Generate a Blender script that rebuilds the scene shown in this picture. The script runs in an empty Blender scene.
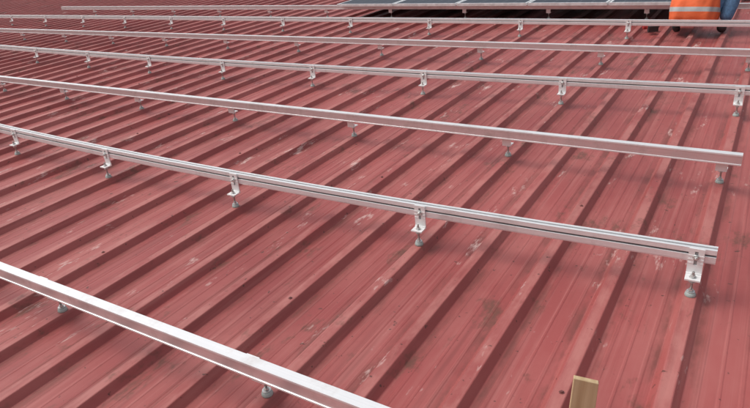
import bpy, bmesh, math, random
import numpy as np
from mathutils import Vector, Matrix
random.seed(7)
SC=bpy.context.scene
SC.view_settings.view_transform='Standard'
try: SC.view_settings.look='None'
except Exception: pass
SC.view_settings.exposure=0
PITCH=math.radians(9.47)
T=Matrix.Rotation(PITCH,4,'X')
# ---------------------------------------------------------------- camera solve
Rm=np.array([[0.85045,0.51888,-0.08659],[0.15831,-0.40941,-0.89851],[-0.50167,0.75043,-0.43033]])
U,_,Vt=np.linalg.svd(Rm);Rm=U@Vt
C=np.array([0.1022,-2.3718,1.4945]);F=0.972*632
def unproj(px,py,h=0.0):
    d=Rm.T@np.array([px-375,py-204,F]);t=(h-C[2])/d[2];return C+d*t
RH=0.196   # rail top height over the rib crowns
# ---------------------------------------------------------------- helpers
def link(o):
    SC.collection.objects.link(o);return o
def mesh_obj(name,bm,mats,smooth=False):
    me=bpy.data.meshes.new(name);bm.normal_update();bm.to_mesh(me);bm.free()
    for m in mats: me.materials.append(m)
    if smooth:
        for p in me.polygons:p.use_smooth=True
    return link(bpy.data.objects.new(name,me))
def box(bm,x0,x1,y0,y1,z0,z1,mi=0,M=None):
    vs=[bm.verts.new(Vector((x,y,z)) if M is None else M@Vector((x,y,z))) for x in(x0,x1) for y in(y0,y1) for z in(z0,z1)]
    for q in((0,1,3,2),(4,6,7,5),(0,4,5,1),(2,3,7,6),(0,2,6,4),(1,5,7,3)):
        f=bm.faces.new([vs[i] for i in q]);f.material_index=mi
def lathe(bm,prof,M,n=16,mi=0,ph=0,smooth=True):
    rings=[]
    for r,z in prof:
        rings.append([bm.verts.new(M@Vector((r*math.cos(ph+2*math.pi*i/n),r*math.sin(ph+2*math.pi*i/n),z))) for i in range(n)])
    for a,b in zip(rings,rings[1:]):
        for i in range(n):
            f=bm.faces.new((a[i],a[(i+1)%n],b[(i+1)%n],b[i]));f.material_index=mi;f.smooth=smooth
    f=bm.faces.new(rings[-1]);f.material_index=mi
    f=bm.faces.new(rings[0][::-1]);f.material_index=mi
class N:
    def __init__(s,name):
        s.m=bpy.data.materials.new(name);s.m.use_nodes=True;s.t=s.m.node_tree
        s.b=s.t.nodes['Principled BSDF']
    def n(s,ty,**k):
        x=s.t.nodes.new(ty)
        for a,v in k.items(): setattr(x,a,v)
        return x
    def l(s,a,b): s.t.links.new(a,b)
    def coord(s): return s.n('ShaderNodeTexCoord').outputs['Object']
    def mp(s,scale,loc=(0,0,0)):
        m=s.n('ShaderNodeMapping');m.inputs['Scale'].default_value=scale;m.inputs['Location'].default_value=loc
        s.l(s.coord(),m.inputs[0]);return m.outputs[0]
    def noise(s,scale,mscale=(1,1,1),det=4,rough=.5,loc=(0,0,0)):
        x=s.n('ShaderNodeTexNoise');x.inputs['Scale'].default_value=scale;x.inputs['Detail'].default_value=det;x.inputs['Roughness'].default_value=rough
        s.l(s.mp(mscale,loc),x.inputs['Vector']);return x.outputs['Fac']
    def ramp(s,f,a,b,c0=0.,c1=1.):
        x=s.n('ShaderNodeMapRange');x.clamp=True
        for i,v in enumerate((a,b,c0,c1)): x.inputs[i+1].default_value=v
        s.l(f,x.inputs[0]);return x.outputs[0]
    def math(s,op,a,b=0):
        x=s.n('ShaderNodeMath',operation=op)
        for i,v in enumerate((a,b)):
            if isinstance(v,(int,float)): x.inputs[i].default_value=v
            else: s.l(v,x.inputs[i])
        return x.outputs[0]
    def mix(s,f,a,b):
        x=s.n('ShaderNodeMix',data_type='RGBA')
        for i,v in ((0,f),(6,a),(7,b)):
            if isinstance(v,(int,float)): x.inputs[i].default_value=v
            elif isinstance(v,tuple): x.inputs[i].default_value=v+(1,)
            else: s.l(v,x.inputs[i])
        return x.outputs[2]
    def bump(s,h,st=.3,d=.01):
        x=s.n('ShaderNodeBump');x.inputs['Strength'].default_value=st;x.inputs['Distance'].default_value=d
        s.l(h,x.inputs['Height']);s.l(x.outputs[0],s.b.inputs['Normal'])
def simple(name,col,rough=.5,metal=0.,var=.12,sc=20,bump=0.):
    k=N(name);nz=k.noise(sc,det=3)
    c2=tuple(min(1,c*(1+var)) for c in col);c1=tuple(c*(1-var) for c in col)
    k.l(k.mix(k.ramp(nz,.3,.7),c1,c2),k.b.inputs['Base Color'])
    k.b.inputs['Metallic'].default_value=metal
    k.l(k.ramp(nz,.3,.7,rough*.85,min(1,rough*1.15)),k.b.inputs['Roughness'])
    if bump: k.bump(nz,bump,.01)
    return k.m
# ---------------------------------------------------------------- materials
k=N('red_roof_paint')
sep=k.n('ShaderNodeSeparateXYZ');k.l(k.coord(),sep.inputs[0])
big=k.noise(.8,det=3);mid=k.noise(3.,(1,.45,1),det=5,rough=.65)
col=k.mix(k.ramp(big,.35,.65),(.265,.052,.050),(.345,.076,.072))
sh=k.n('ShaderNodeTexWhiteNoise',noise_dimensions='1D');k.l(k.math('FLOOR',k.math('DIVIDE',k.math('ADD',sep.outputs[0],.15),.9)),sh.inputs['W'])
col=k.mix(k.math('MULTIPLY',sh.outputs['Value'],.25),col,(.39,.115,.105))
col=k.mix(k.math('MULTIPLY',k.ramp(mid,.42,.68),.45),col,(.43,.155,.14))
st=k.noise(1.,(38,.55,1),det=4,rough=.6)
col=k.mix(k.math('MULTIPLY',k.ramp(st,.5,.72),.4),col,(.47,.19,.17))
st2=k.noise(1.,(26,.8,1),det=4,rough=.6,loc=(5,3,0))
col=k.mix(k.math('MULTIPLY',k.ramp(st2,.52,.70),.45),col,(.18,.042,.038))
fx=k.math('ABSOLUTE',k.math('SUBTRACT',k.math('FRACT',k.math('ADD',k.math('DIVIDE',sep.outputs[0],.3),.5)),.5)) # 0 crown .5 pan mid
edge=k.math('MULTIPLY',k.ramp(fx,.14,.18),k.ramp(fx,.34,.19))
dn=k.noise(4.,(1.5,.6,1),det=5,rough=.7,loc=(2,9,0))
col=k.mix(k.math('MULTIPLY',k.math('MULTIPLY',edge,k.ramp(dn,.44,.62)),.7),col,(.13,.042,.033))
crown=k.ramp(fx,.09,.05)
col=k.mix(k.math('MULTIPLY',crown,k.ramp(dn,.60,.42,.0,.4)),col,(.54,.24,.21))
sm=k.noise(2.6,(1.6,.8,1),det=5,rough=.8,loc=(11,4,0))
col=k.mix(k.math('MULTIPLY',k.ramp(sm,.575,.68),.75),col,(.12,.052,.035))
sp=k.noise(26.,det=2,rough=.7,loc=(1,2,0))
col=k.mix(k.math('MULTIPLY',k.ramp(sp,.68,.73),.8),col,(.075,.032,.025))
sc_=k.noise(7.,(1,.28,1),det=5,rough=.78,loc=(7,1,0))
col=k.mix(k.math('MULTIPLY',k.ramp(sc_,.615,.70),.75),col,(.64,.47,.43))
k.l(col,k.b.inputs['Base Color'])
k.l(k.ramp(mid,.3,.7,.40,.62),k.b.inputs['Roughness'])
k.b.inputs['Specular IOR Level'].default_value=.42
k.bump(mid,.3,.005)
ROOF=k.m
def alu(name,c,rough,metal,dirt=.4):
    k=N(name);a=k.noise(1.,(2.,300,300),det=2);b=k.noise(7.,det=4,rough=.7)
    cc=k.mix(k.ramp(a,.3,.7),tuple(x*.93 for x in c),c)
    cc=k.mix(k.math('MULTIPLY',k.ramp(b,.52,.70),dirt),cc,(.50,.43,.41))
    k.l(cc,k.b.inputs['Base Color']);k.b.inputs['Metallic'].default_value=metal
    k.l(k.ramp(b,.3,.7,rough*.85,rough*1.25),k.b.inputs['Roughness']);return k.m
ALU=alu('mill_aluminium',(.88,.88,.89),.38,.45)
ALUP=alu('mill_aluminium_plain_face',(.84,.83,.84),.34,.8)
ALU2=alu('cast_aluminium',(.88,.88,.88),.45,.25,.2)
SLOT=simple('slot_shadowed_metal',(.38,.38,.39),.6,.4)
STEEL=simple('zinc_steel',(.62,.62,.61),.38,.75,sc=80)
k=N('threaded_steel');w=k.n('ShaderNodeTexWave',bands_direction='Z');w.inputs['Scale'].default_value=200
k.l(k.coord(),w.inputs[0]);k.l(k.mix(w.outputs['Fac'],(.28,.27,.26),(.60,.59,.57)),k.b.inputs['Base Color'])
k.b.inputs['Metallic'].default_value=.7;k.b.inputs['Roughness'].default_value=.4;THREAD=k.m
EPDM=simple('grey_rubber_washer',(.36,.42,.40),.55)
SCREW=simple('red_screw_head',(.17,.055,.05),.5)
# ---------------------------------------------------------------- roof
PI=.3
pan=[(.049,-.036),(.078,-.036),(.083,-.0345),(.091,-.0345),(.096,-.036),(.143,-.036),(.147,-.0345),(.153,-.0345),(.157,-.036),(.204,-.036),(.209,-.0345),(.217,-.0345),(.222,-.036),(.251,-.036)]
cell=[(-.021,0),(.021,0),(.024,-.0015),(.046,-.0345)]+pan+[(.254,-.0345),(.276,-.0015)]
X0,X1=-150,16
xs=[]
for i in range(X0,X1+1):
    for x,z in cell: xs.append((i*PI+x,z,i))
ys=[-7.5+i*.5 for i in range(0,44)]
YR=ys[-1]
import mathutils.noise as mn
def roof_z(x,y,z,i):
    d=mn.noise(Vector((x*.35,y*.35,0)))*.006
    if z<-.03: d+=mn.noise(Vector((x*2.3,y*1.1,5)))*.004
    return z+d
bm=bmesh.new();prev=None
for y in ys:
    row=[bm.verts.new((x+mn.noise(Vector((i*3.1,y*.5,2)))*.004,y,roof_z(x,y,z,i))) for x,z,i in xs]
    if prev:
        for a in range(len(row)-1): bm.faces.new((prev[a],prev[a+1],row[a+1],row[a]))
    prev=row
s2=math.tan(math.radians(19))
row=[bm.verts.new((x,YR+14,z-14*s2)) for x,z,i in xs]
for a in range(len(row)-1): bm.faces.new((prev[a],prev[a+1],row[a+1],row[a]))
xa,xb=X0*PI,X1*PI+.25
v=[bm.verts.new(p) for p in((xa,YR-.22,.006),(xb,YR-.22,.006),(xb,YR,.03),(xa,YR,.03),(xb,YR+.22,.006-.22*s2),(xa,YR+.22,.006-.22*s2))]
bm.faces.new((v[0],v[1],v[2],v[3]));bm.faces.new((v[3],v[2],v[4],v[5]))
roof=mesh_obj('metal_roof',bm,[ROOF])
bm=bmesh.new()
for j,y in enumerate([-2.05,-.75,.62,1.9,3.1,4.3,5.5,6.8,8.1]):
    for i in range(-70,X1):
        if (i*7+j*3)%4 or random.random()<.25: continue
        x=i*PI+random.uniform(-.006,.006);yy=y+random.uniform(-.05,.05)
        lathe(bm,[(.010,0.0),(.009,.002),(.0055,.002),(.005,.006)],Matrix.Translation((x,yy,roof_z(x,yy,0,i))),n=6,smooth=False)
screws=mesh_obj('roof_screws',bm,[SCREW])
# ---------------------------------------------------------------- rails
tops={'A':[(0,262),(130,309),(385,406)],
'B':[(0,124),(115,147),(242,172),(421,202),(560,223),(716,246)],
'C':[(0,76),(145,89),(354,114),(508,130),(742,151)],
'D':[(0,45),(150,54),(322,65),(427,71),(563,78),(749,84)]}
FITY={'A':-1.2508,'B':0.,'C':1.1632,'D':2.4175,'E':3.5705,'F':4.8443,'G':5.8781}
def yfun(r):
    if r not in tops: return lambda x:FITY[r]-.02
    P=np.array([unproj(px,py,RH) for px,py in tops[r]])
    c=np.polyfit(P[:,0],P[:,1],2 if r in'BCD' else 1);lo,hi=P[:,0].min(),P[:,0].max()
    d=np.polyder(c)
    def f(x):
        xx=min(max(x,lo),hi);return float(np.polyval(c,xx)+np.polyval(d,xx)*(x-xx))-.02
    return f
YF={r:yfun(r) for r in 'ABCDEFG'}
END={'A':.15,'B':unproj(717,255,RH-.03)[0],'C':unproj(743,156,RH-.03)[0],'D':.28,'E':.3,'F':1.5,'G':2.6}
START={r:-27. for r in END};START['G']=unproj(70,5,RH)[0]
def section(front_slot):
    W=.020
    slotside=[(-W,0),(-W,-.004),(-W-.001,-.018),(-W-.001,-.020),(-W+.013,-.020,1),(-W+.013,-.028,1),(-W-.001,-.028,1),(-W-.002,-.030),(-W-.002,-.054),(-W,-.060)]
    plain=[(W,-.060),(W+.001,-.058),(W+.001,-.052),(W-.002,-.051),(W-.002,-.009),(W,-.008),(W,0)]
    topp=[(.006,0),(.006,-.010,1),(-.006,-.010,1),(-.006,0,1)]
    s=slotside+plain+(topp if front_slot else [])
    if not front_slot: s=[(-p[0],)+tuple(p[1:]) for p in s][::-1]
    return s
for r in 'ABCDEFG':
    fs=r in 'BDF'
    sec=section(fs);bm=bmesh.new();prev=None
    x=START[r];pts=[]
    while x<END[r]-.3: pts.append(x);x+=.6
    pts.append(END[r])
    n=len(sec)
    for x in pts:
        y=YF[r](x);dz=mn.noise(Vector((x*.3,y*3,0)))*.002
        ring=[bm.verts.new((x,y+p[0],RH+p[1]+dz)) for p in sec]
        if prev:
            for a in range(n):
                b=(a+1)%n
                f=bm.faces.new((prev[a],ring[a],ring[b],prev[b]))
                pa,pb=sec[a],sec[b]
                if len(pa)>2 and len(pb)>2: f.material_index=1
                elif not fs and abs(pa[0]-pb[0])<.0005 and pa[0]<0 and abs(pa[1]-pb[1])>.02: f.material_index=2
        else: bm.faces.new(ring)
        prev=ring
    bm.faces.new(prev[::-1])
    bmesh.ops.recalc_face_normals(bm,faces=bm.faces[:])
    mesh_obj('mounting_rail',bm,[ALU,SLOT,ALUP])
# ---------------------------------------------------------------- feet
def foot_mesh(side):
    bm=bmesh.new();s=side
    def by(y0,y1): return (min(y0*s,y1*s),max(y0*s,y1*s))
    w=.028;top=.198 if s<0 else .190
    y0,y1=by(.0235,.0295)
    box(bm,-w,-.006,y0,y1,.078,top);box(bm,.006,w,y0,y1,.078,top)
    box(bm,-.006,.006,y0,y1,top-.012,top);box(bm,-.006,.006,y0,y1,.078,.125)
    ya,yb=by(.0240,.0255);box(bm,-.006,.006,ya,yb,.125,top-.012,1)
    for i in range(3):
        y2,y3=by(.0295,.0310)
        box(bm,-w,-.009,y2,y3,.132+i*.016,.137+i*.016);box(bm,.009,w,y2,y3,.132+i*.016,.137+i*.016)
    y2,y3=by(.0295,.078);box(bm,-w,w,y2,y3,.078,.0845)
    y4,y5=by(.0295,.035);box(bm,-w,w,y4,y5,.0845,.090)
    Mx=Matrix.Translation((0,.030*s,.161))@Matrix.Rotation(-math.pi/2*s,4,'X')
    lathe(bm,[(.0125,0),(.0125,.0025),(.009,.0035)],Mx,n=18,mi=2)
    lathe(bm,[(.0085,.0035),(.0085,.011),(.0075,.012)],Mx,n=6,mi=2,smooth=False)
    lathe(bm,[(.004,.012),(.004,.019)],Mx,n=10,mi=2)
    c=Matrix.Translation((0,.055*s,0))
    lathe(bm,[(.005,-.01),(.005,.108),(.004,.110)],c,n=12,mi=3)
    for z in(.064,.0855):
        lathe(bm,[(.013,z),(.013,z+.002)],c,n=18,mi=2)
        lathe(bm,[(.0092,z+.002),(.0092,z+.010)],c,n=6,mi=2,smooth=False)
    lathe(bm,[(.0092,.022),(.0092,.030)],c,n=6,mi=2,smooth=False)
    lathe(bm,[(.016,.0185),(.016,.0205)],c,n=20,mi=2)
    lathe(bm,[(.020,-.002),(.021,.004),(.018,.014),(.012,.0185)],c,n=22,mi=4)
    bmesh.ops.recalc_face_normals(bm,faces=bm.faces[:])
    me=bpy.data.meshes.new('mounting_bracket');bm.to_mesh(me);bm.free()
    for m in(ALU2,SLOT,STEEL,THREAD,EPDM): me.materials.append(m)
    return me
FM={-1:foot_mesh(-1),1:foot_mesh(1)}
for r in 'ABCDEFG':
    s=-1 if r in'BDF' else 1
    for i in range(-1 if r in 'FG' else 0,19):
        x=-i*1.2
        if x<START[r]: continue
        o=link(bpy.data.objects.new('mounting_bracket',FM[s]))
        y=YF[r](x)
        o.location=(x+random.uniform(-.006,.006),y,roof_z(x,y,0,-4*i)*.5)
        o.rotation_euler=(0,0,random.uniform(-.06,.06))
# ---------------------------------------------------------------- solar panels
k=N('solar_cells');cx=k.mp((1/.158,1/.158,1));s1=k.n('ShaderNodeSeparateXYZ');k.l(cx,s1.inputs[0])
def ln(o,w): 
    a=k.math('ABSOLUTE',k.math('SUBTRACT',k.math('FRACT',o),.5));return k.ramp(a,.5-w,.5-w+.004)
g=k.math('MAXIMUM',ln(s1.outputs[0],.012),ln(s1.outputs[1],.012))
k.l(k.mix(g,(.008,.011,.026),(.18,.19,.22)),k.b.inputs['Base Color']);k.b.inputs['Roughness'].default_value=.32
k.b.inputs['Specular IOR Level'].default_value=.12;CELL=k.m
FRAME=simple('panel_frame',(.78,.79,.80),.4,.4)
def panel_mesh():
    bm=bmesh.new();w,h,t=.99,1.65,.035
    box(bm,.0,w,0,.025,0,t,1);box(bm,.0,w,h-.025,h,0,t,1);box(bm,.0,.025,.025,h-.025,0,t,1);box(bm,w-.025,w,.025,h-.025,0,t,1)
    box(bm,.025,w-.025,.025,h-.025,.022,t-.003,0)
    me=bpy.data.meshes.new('solar_panel');bm.to_mesh(me);bm.free();me.materials.append(CELL);me.materials.append(FRAME);return me
PM=panel_mesh()
xl=unproj(345,3,RH+.02)[0]
for rr in range(2):
    for c in range(5 if rr==0 else 7):
        o=link(bpy.data.objects.new('solar_panel',PM));o.location=(xl+c*1.01,5.72+rr*1.68,RH+.003)
for y in(7.0,7.75,8.6):
    bm=bmesh.new();box(bm,xl-.2,2.8,y-.02,y+.02,RH-.055,RH+.0);mesh_obj('mounting_rail',bm,[ALU])
# ---------------------------------------------------------------- timber offcut
k=N('sawn_pine');g=k.noise(1.,(60,60,3),det=5);w=k.n('ShaderNodeTexWave',bands_direction='X');w.inputs['Scale'].default_value=9;w.inputs['Distortion'].default_value=5
k.l(k.mp((1,1,.12)),w.inputs[0])
c=k.mix(k.ramp(g,.35,.7),(.50,.36,.20),(.62,.48,.29));c=k.mix(k.math('MULTIPLY',w.outputs['Fac'],.3),c,(.34,.21,.10))
k.l(c,k.b.inputs['Base Color']);k.b.inputs['Roughness'].default_value=.7;k.bump(g,.3,.002);PINE=k.m
pb=unproj(580,432,-.036)
bm=bmesh.new()
vs=[(-.042,-.008,0),(.034,-.008,0),(.034,.008,0),(-.042,.008,0),(-.040,-.008,.212),(.032,-.008,.203),(.032,.008,.204),(-.040,.008,.213)]
vv=[bm.verts.new(p) for p in vs]
for q in((3,2,1,0),(4,5,6,7),(0,1,5,4),(1,2,6,5),(2,3,7,6),(3,0,4,7)): bm.faces.new([vv[i] for i in q])
bmesh.ops.bevel(bm,geom=bm.edges[:],offset=.0015,segments=1,affect='EDGES')
wd=mesh_obj('wooden_offcut',bm,[PINE]);wd.location=pb;wd.rotation_euler=(math.radians(-2),math.radians(3),math.radians(18))
# ---------------------------------------------------------------- worker
def skin(name,chain,edges,mat,root=0,sub=2,parent=None):
    me=bpy.data.meshes.new(name);me.from_pydata([c[:3] for c in chain],edges,[]);me.materials.append(mat)
    o=link(bpy.data.objects.new(name,me))
    md=o.modifiers.new('skin','SKIN')
    for i,c in enumerate(chain):
        rx=c[3];ry=c[4] if len(c)>4 else c[3]
        me.skin_vertices[0].data[i].radius=(rx,ry);me.skin_vertices[0].data[i].use_root=(i==root)
    md.use_smooth_shade=True
    o.modifiers.new('sub','SUBSURF').levels=sub;o.modifiers['sub'].render_levels=sub
    if parent:o.parent=parent
    return o
def chain_e(n,s=0): return [(s+i,s+i+1) for i in range(n-1)]
wk=link(bpy.data.objects.new('crouching_worker',None))
DEN=simple('blue_denim',(.085,.17,.30),.85,sc=45,var=.3,bump=.4)
BOOT=simple('black_boot',(.02,.02,.022),.5)
SKIN=simple('skin',(.42,.24,.17),.5,var=.06)
HAIR=simple('dark_hair',(.03,.02,.015),.6)
SHIRT=simple('grey_sweater',(.10,.11,.13),.85,sc=40)
def fabric(name,c,emboss=.5):
    k=N(name);a=k.noise(5.,det=4)
    k.l(k.mix(k.ramp(a,.35,.65),tuple(x*.8 for x in c),c),k.b.inputs['Base Color']);k.b.inputs['Roughness'].default_value=.75;k.bump(a,emboss,.05);return k.m
VEST=fabric('orange_hi_vis',(.88,.16,.05));TAPE=fabric('reflective_tape',(.50,.52,.52),.2)
L=[(0,-.02,.24,.15,.12),(-.10,.0,.21,.10),(-.17,.22,.20,.082),(-.20,.40,.08,.062),(-.18,.2,.075,.055),(-.16,.02,.07,.042),
   (.13,.0,.22,.11),(.25,.10,.34,.10),(.345,.16,.46,.085),(.335,.06,.30,.082),(.30,-.04,.12,.062)]
skin('trousers',L,[(0,1),(1,2),(2,3),(3,4),(4,5),(0,6),(6,7),(7,8),(8,9),(9,10)],DEN,parent=wk)
skin('boot_right',[(.295,-.05,.11,.052),(.285,-.07,.045,.05,.045),(.27,.06,.04,.048,.036),(.255,.17,.03,.042,.026)],chain_e(4),BOOT,parent=wk)
skin('boot_left',[(-.16,.03,.07,.046),(-.155,-.04,.07,.045),(-.15,-.03,.03,.04),(-.15,.06,.03,.035)],chain_e(4),BOOT,parent=wk)
Tt=[(0,-.02,.26,.15,.12),(0,.04,.42,.14,.11),(0,.13,.58,.17,.12),(0,.20,.68,.13,.09),(0,.25,.76,.06),
    (-.19,.19,.67,.065),(-.31,.33,.48,.05),(-.20,.52,.34,.036),(.19,.19,.67,.065),(.31,.35,.50,.05),(.16,.54,.36,.036)]
skin('sweater',Tt,[(0,1),(1,2),(2,3),(3,4),(3,5),(5,6),(6,7),(3,8),(8,9),(9,10)],SHIRT,parent=wk)
rings=[(-.055,.115,.225,.17,0),(-.055,.16,.238,.185,0),(-.045,.225,.240,.19,1),(-.035,.262,.24,.188,0),(-.02,.32,.234,.182,0),(.0,.37,.23,.176,0),(.015,.40,.23,.174,1),(.03,.44,.23,.17,0),(.09,.54,.234,.162,0),(.14,.62,.23,.145,0),(.18,.69,.19,.12,0),(.22,.74,.10,.085,0),(.235,.765,.075,.07,0)]
bm=bmesh.new();prev=None;n=48
for ri,(cy,cz,rx,ry,tp) in enumerate(rings):
    row=[]
    for i in range(n):
        a=2*math.pi*i/n;am=max(0,1-ri/11)
        wob=1+.045*math.sin(5*a+ri*.5)*am+.035*math.sin(11*a+1-ri*.6)*am
        ca,sa=math.cos(a),math.sin(a)
        ex=math.copysign(abs(ca)**.75,ca);ey=math.copysign(abs(sa)**.8,sa)
        yy=ry*ey*wob
        row.append(bm.verts.new((rx*ex*wob,cy+yy,cz-yy*.2+(.018*math.sin(3*a+1) if ri==0 else 0))))
    if prev:
        tape=rings[ri-1][4]
        for i in range(n):
            f=bm.faces.new((prev[i],prev[(i+1)%n],row[(i+1)%n],row[i]));f.smooth=True
            f.material_index=tape or (1 if ri>7 and i in(30,31,41,42) else 0)
    prev=row
vest=mesh_obj('hi_vis_vest',bm,[VEST,TAPE],True);vest.parent=wk
sd=vest.modifiers.new('s','SOLIDIFY');sd.thickness=.006
sb=vest.modifiers.new('sub','SUBSURF');sb.levels=1;sb.render_levels=2
bm=bmesh.new();bmesh.ops.create_uvsphere(bm,u_segments=32,v_segments=24,radius=1)
for v in bm.verts:
    x,y,z=v.co
    jaw=1-.28*max(0,-z)
    v.co=Vector((x*.076*jaw,y*.095*(1-.1*max(0,-z)),z*.118))
    if y>0:
        nose=math.exp(-((x/.16)**2+((z+.12)/.2)**2))*.022;v.co.y+=nose
        for sx in(-.38,.38): v.co.y-=math.exp(-(((x-sx)/.16)**2+((z-.08)/.12)**2))*.008
        v.co.y+=math.exp(-((x/.3)**2+((z+.42)/.07)**2))*.006
head=mesh_obj('head',bm,[SKIN],True);head.parent=wk;head.location=(0,.33,.90);head.rotation_euler=(math.radians(-25),0,0)
bm=bmesh.new();bmesh.ops.create_uvsphere(bm,u_segments=32,v_segments=24,radius=1)
bmesh.ops.delete(bm,geom=[v for v in bm.verts if (v.co.z<.25 and v.co.y>.0) or v.co.z<-.35 or (v.co.y>.55 and v.co.z<.55)],context='VERTS')
for v in bm.verts:
    q=1+.03*mn.noise(v.co*6);v.co=Vector((v.co.x*.082*q,v.co.y*.101*q,v.co.z*.124*q))
hair=mesh_obj('hair',bm,[HAIR],True);hair.parent=wk;hair.location=(0,.33,.90);hair.rotation_euler=(math.radians(-25),0,0)
for sx in(-1,1):
    bm=bmesh.new();bmesh.ops.create_uvsphere(bm,u_segments=12,v_segments=8,radius=1)
    for v in bm.verts: v.co=Vector((v.co.x*.010,v.co.y*.018,v.co.z*.030))
    e=mesh_obj('ear',bm,[SKIN],True);e.parent=wk;e.location=(sx*.077,.33,.895);e.rotation_euler=(math.radians(-25),0,sx*-.3)
for sx,wx,wy,wz in((-1,-.20,.52,.34),(1,.16,.54,.36)):
    V=[(wx,wy,wz,.028,.022),(wx,wy+.05,wz-.025,.034,.016),(wx,wy+.085,wz-.045,.036,.014)];E=[(0,1),(1,2)]
    skin('palm',V,E,SKIN,parent=wk)
    for fi,(dx,ln_) in enumerate(((-.030,.062),(-.010,.072),(.010,.068),(.029,.054))):
        b=Vector((wx+dx,wy+.08,wz-.045))
        pts=[b,b+Vector((dx*.1,ln_*.45,-ln_*.15)),b+Vector((dx*.15,ln_*.75,-ln_*.45)),b+Vector((dx*.15,ln_*.82,-ln_*.85))]
        skin('finger',[tuple(p)+(.0095-.001*q,) for q,p in enumerate(pts)],chain_e(4),SKIN,sub=1,parent=wk)
    b=Vector((wx-sx*.03,wy+.03,wz-.02))
    skin('thumb',[tuple(b)+(.011,),tuple(b+Vector((-sx*.025,.03,-.015)))+(.010,),tuple(b+Vector((-sx*.028,.055,-.035)))+(.009,)],chain_e(3),SKIN,sub=1,parent=wk)
wb=unproj(693,33,0);wk.location=(wb[0]-.02,wb[1]+.04,0.0)
# ---------------------------------------------------------------- cordless drill on the roof
RED=simple('red_tool_plastic',(.35,.03,.03),.4);BLK=simple('black_tool_plastic',(.025,.025,.027),.5)
bm=bmesh.new()
Mx=Matrix.Translation((0,0,.035))@Matrix.Rotation(math.pi/2,4,'Y')
lathe(bm,[(.024,-.09),(.030,-.085),(.031,.02),(.026,.05)],Mx,n=18,mi=0)
lathe(bm,[(.021,.05),(.023,.06),(.021,.085),(.010,.095)],Mx,n=18,mi=1)
lathe(bm,[(.003,.095),(.003,.15)],Mx,n=8,mi=1)
box(bm,-.06,-.02,-.13,-.02,.02,.052,0);box(bm,-.085,.02,-.175,-.13,.005,.065,1)
bmesh.ops.recalc_face_normals(bm,faces=bm.faces[:])
dr=mesh_obj('cordless_drill',bm,[RED,BLK]);q=unproj(650,30,0);dr.location=(q[0],q[1]+.05,-.002);dr.rotation_euler=(0,0,.5)
# ---------------------------------------------------------------- apply roof pitch
bpy.context.view_layer.update()
for o in list(SC.objects):
    if o.parent is None: o.matrix_world=T@o.matrix_world
# ---------------------------------------------------------------- building below + ground
WALL=N('wall_cladding');w=WALL.n('ShaderNodeTexWave',bands_direction='X');w.inputs['Scale'].default_value=2.;WALL.l(WALL.coord(),w.inputs[0])
WALL.l(WALL.mix(w.outputs['Fac'],(.40,.39,.36),(.50,.49,.46)),WALL.b.inputs['Base Color']);WALL.b.inputs['Roughness'].default_value=.6
def tp(x,y,z): return T@Vector((x,y,z))
bm=bmesh.new();GZ=-7.0
x0,x1=X0*PI+.3,X1*PI-.1
a=tp(0,-7.2,-.08);r_=tp(0,YR,-.08);b=tp(0,YR+13.7,-.08-13.7*s2)
pl=[]
for x in(x0,x1):
    pl.append([bm.verts.new(p) for p in((x,a.y,GZ),(x,a.y,a.z),(x,r_.y,r_.z),(x,b.y,b.z),(x,b.y,GZ))])
bm.faces.new(pl[0]);bm.faces.new(pl[1][::-1])
bm.faces.new((pl[0][0],pl[1][0],pl[1][1],pl[0][1]));bm.faces.new((pl[0][4],pl[0][3],pl[1][3],pl[1][4]))
mesh_obj('warehouse_walls',bm,[WALL.m])
k=N('ground_soil');a=k.noise(.05,det=6);b=k.noise(.6,det=4)
c=k.mix(k.ramp(a,.4,.6),(.07,.10,.04),(.20,.17,.11));c=k.mix(k.math('MULTIPLY',b,.4),c,(.10,.11,.06));k.l(c,k.b.inputs['Base Color']);k.b.inputs['Roughness'].default_value=.95
bm=bmesh.new();s=3000
bm.faces.new([bm.verts.new(p) for p in((-s,-s,GZ),(s,-s,GZ),(s,s,GZ),(-s,s,GZ))]);mesh_obj('ground',bm,[k.m])
# ---------------------------------------------------------------- light
el=math.radians(53);dirv=Vector((-.72,-.42,0)).normalized()*math.cos(el)+Vector((0,0,math.sin(el)))
sun=bpy.data.lights.new('sun','SUN');sun.energy=1.05;sun.angle=math.radians(30);sun.color=(1,.96,.92)
so=link(bpy.data.objects.new('sun',sun));so.rotation_euler=dirv.to_track_quat('Z','Y').to_euler();so.location=(0,0,20)
W=bpy.data.worlds.new('World');SC.world=W;W.use_nodes=True;nt=W.node_tree;bg=nt.nodes['Background']
sky=nt.nodes.new('ShaderNodeTexSky');sky.sky_type='NISHITA';sky.sun_disc=False;sky.sun_elevation=el
sky.sun_rotation=math.atan2(dirv.x,dirv.y);sky.dust_density=5;sky.air_density=1.4;sky.ozone_density=1
hs=nt.nodes.new('ShaderNodeHueSaturation');hs.inputs['Saturation'].default_value=.35
nt.links.new(sky.outputs[0],hs.inputs['Color']);nt.links.new(hs.outputs[0],bg.inputs['Color']);bg.inputs['Strength'].default_value=.145
# ---------------------------------------------------------------- camera
cd=bpy.data.cameras.new('Camera');cd.sensor_width=36;cd.lens=F/750*36;cd.clip_end=8000;cd.clip_start=.02
co=link(bpy.data.objects.new('Camera',cd))
M=Matrix(((Rm[0][0],-Rm[1][0],-Rm[2][0],C[0]),(Rm[0][1],-Rm[1][1],-Rm[2][1],C[1]),(Rm[0][2],-Rm[1][2],-Rm[2][2],C[2]),(0,0,0,1)))
co.matrix_world=T@M
SC.camera=co
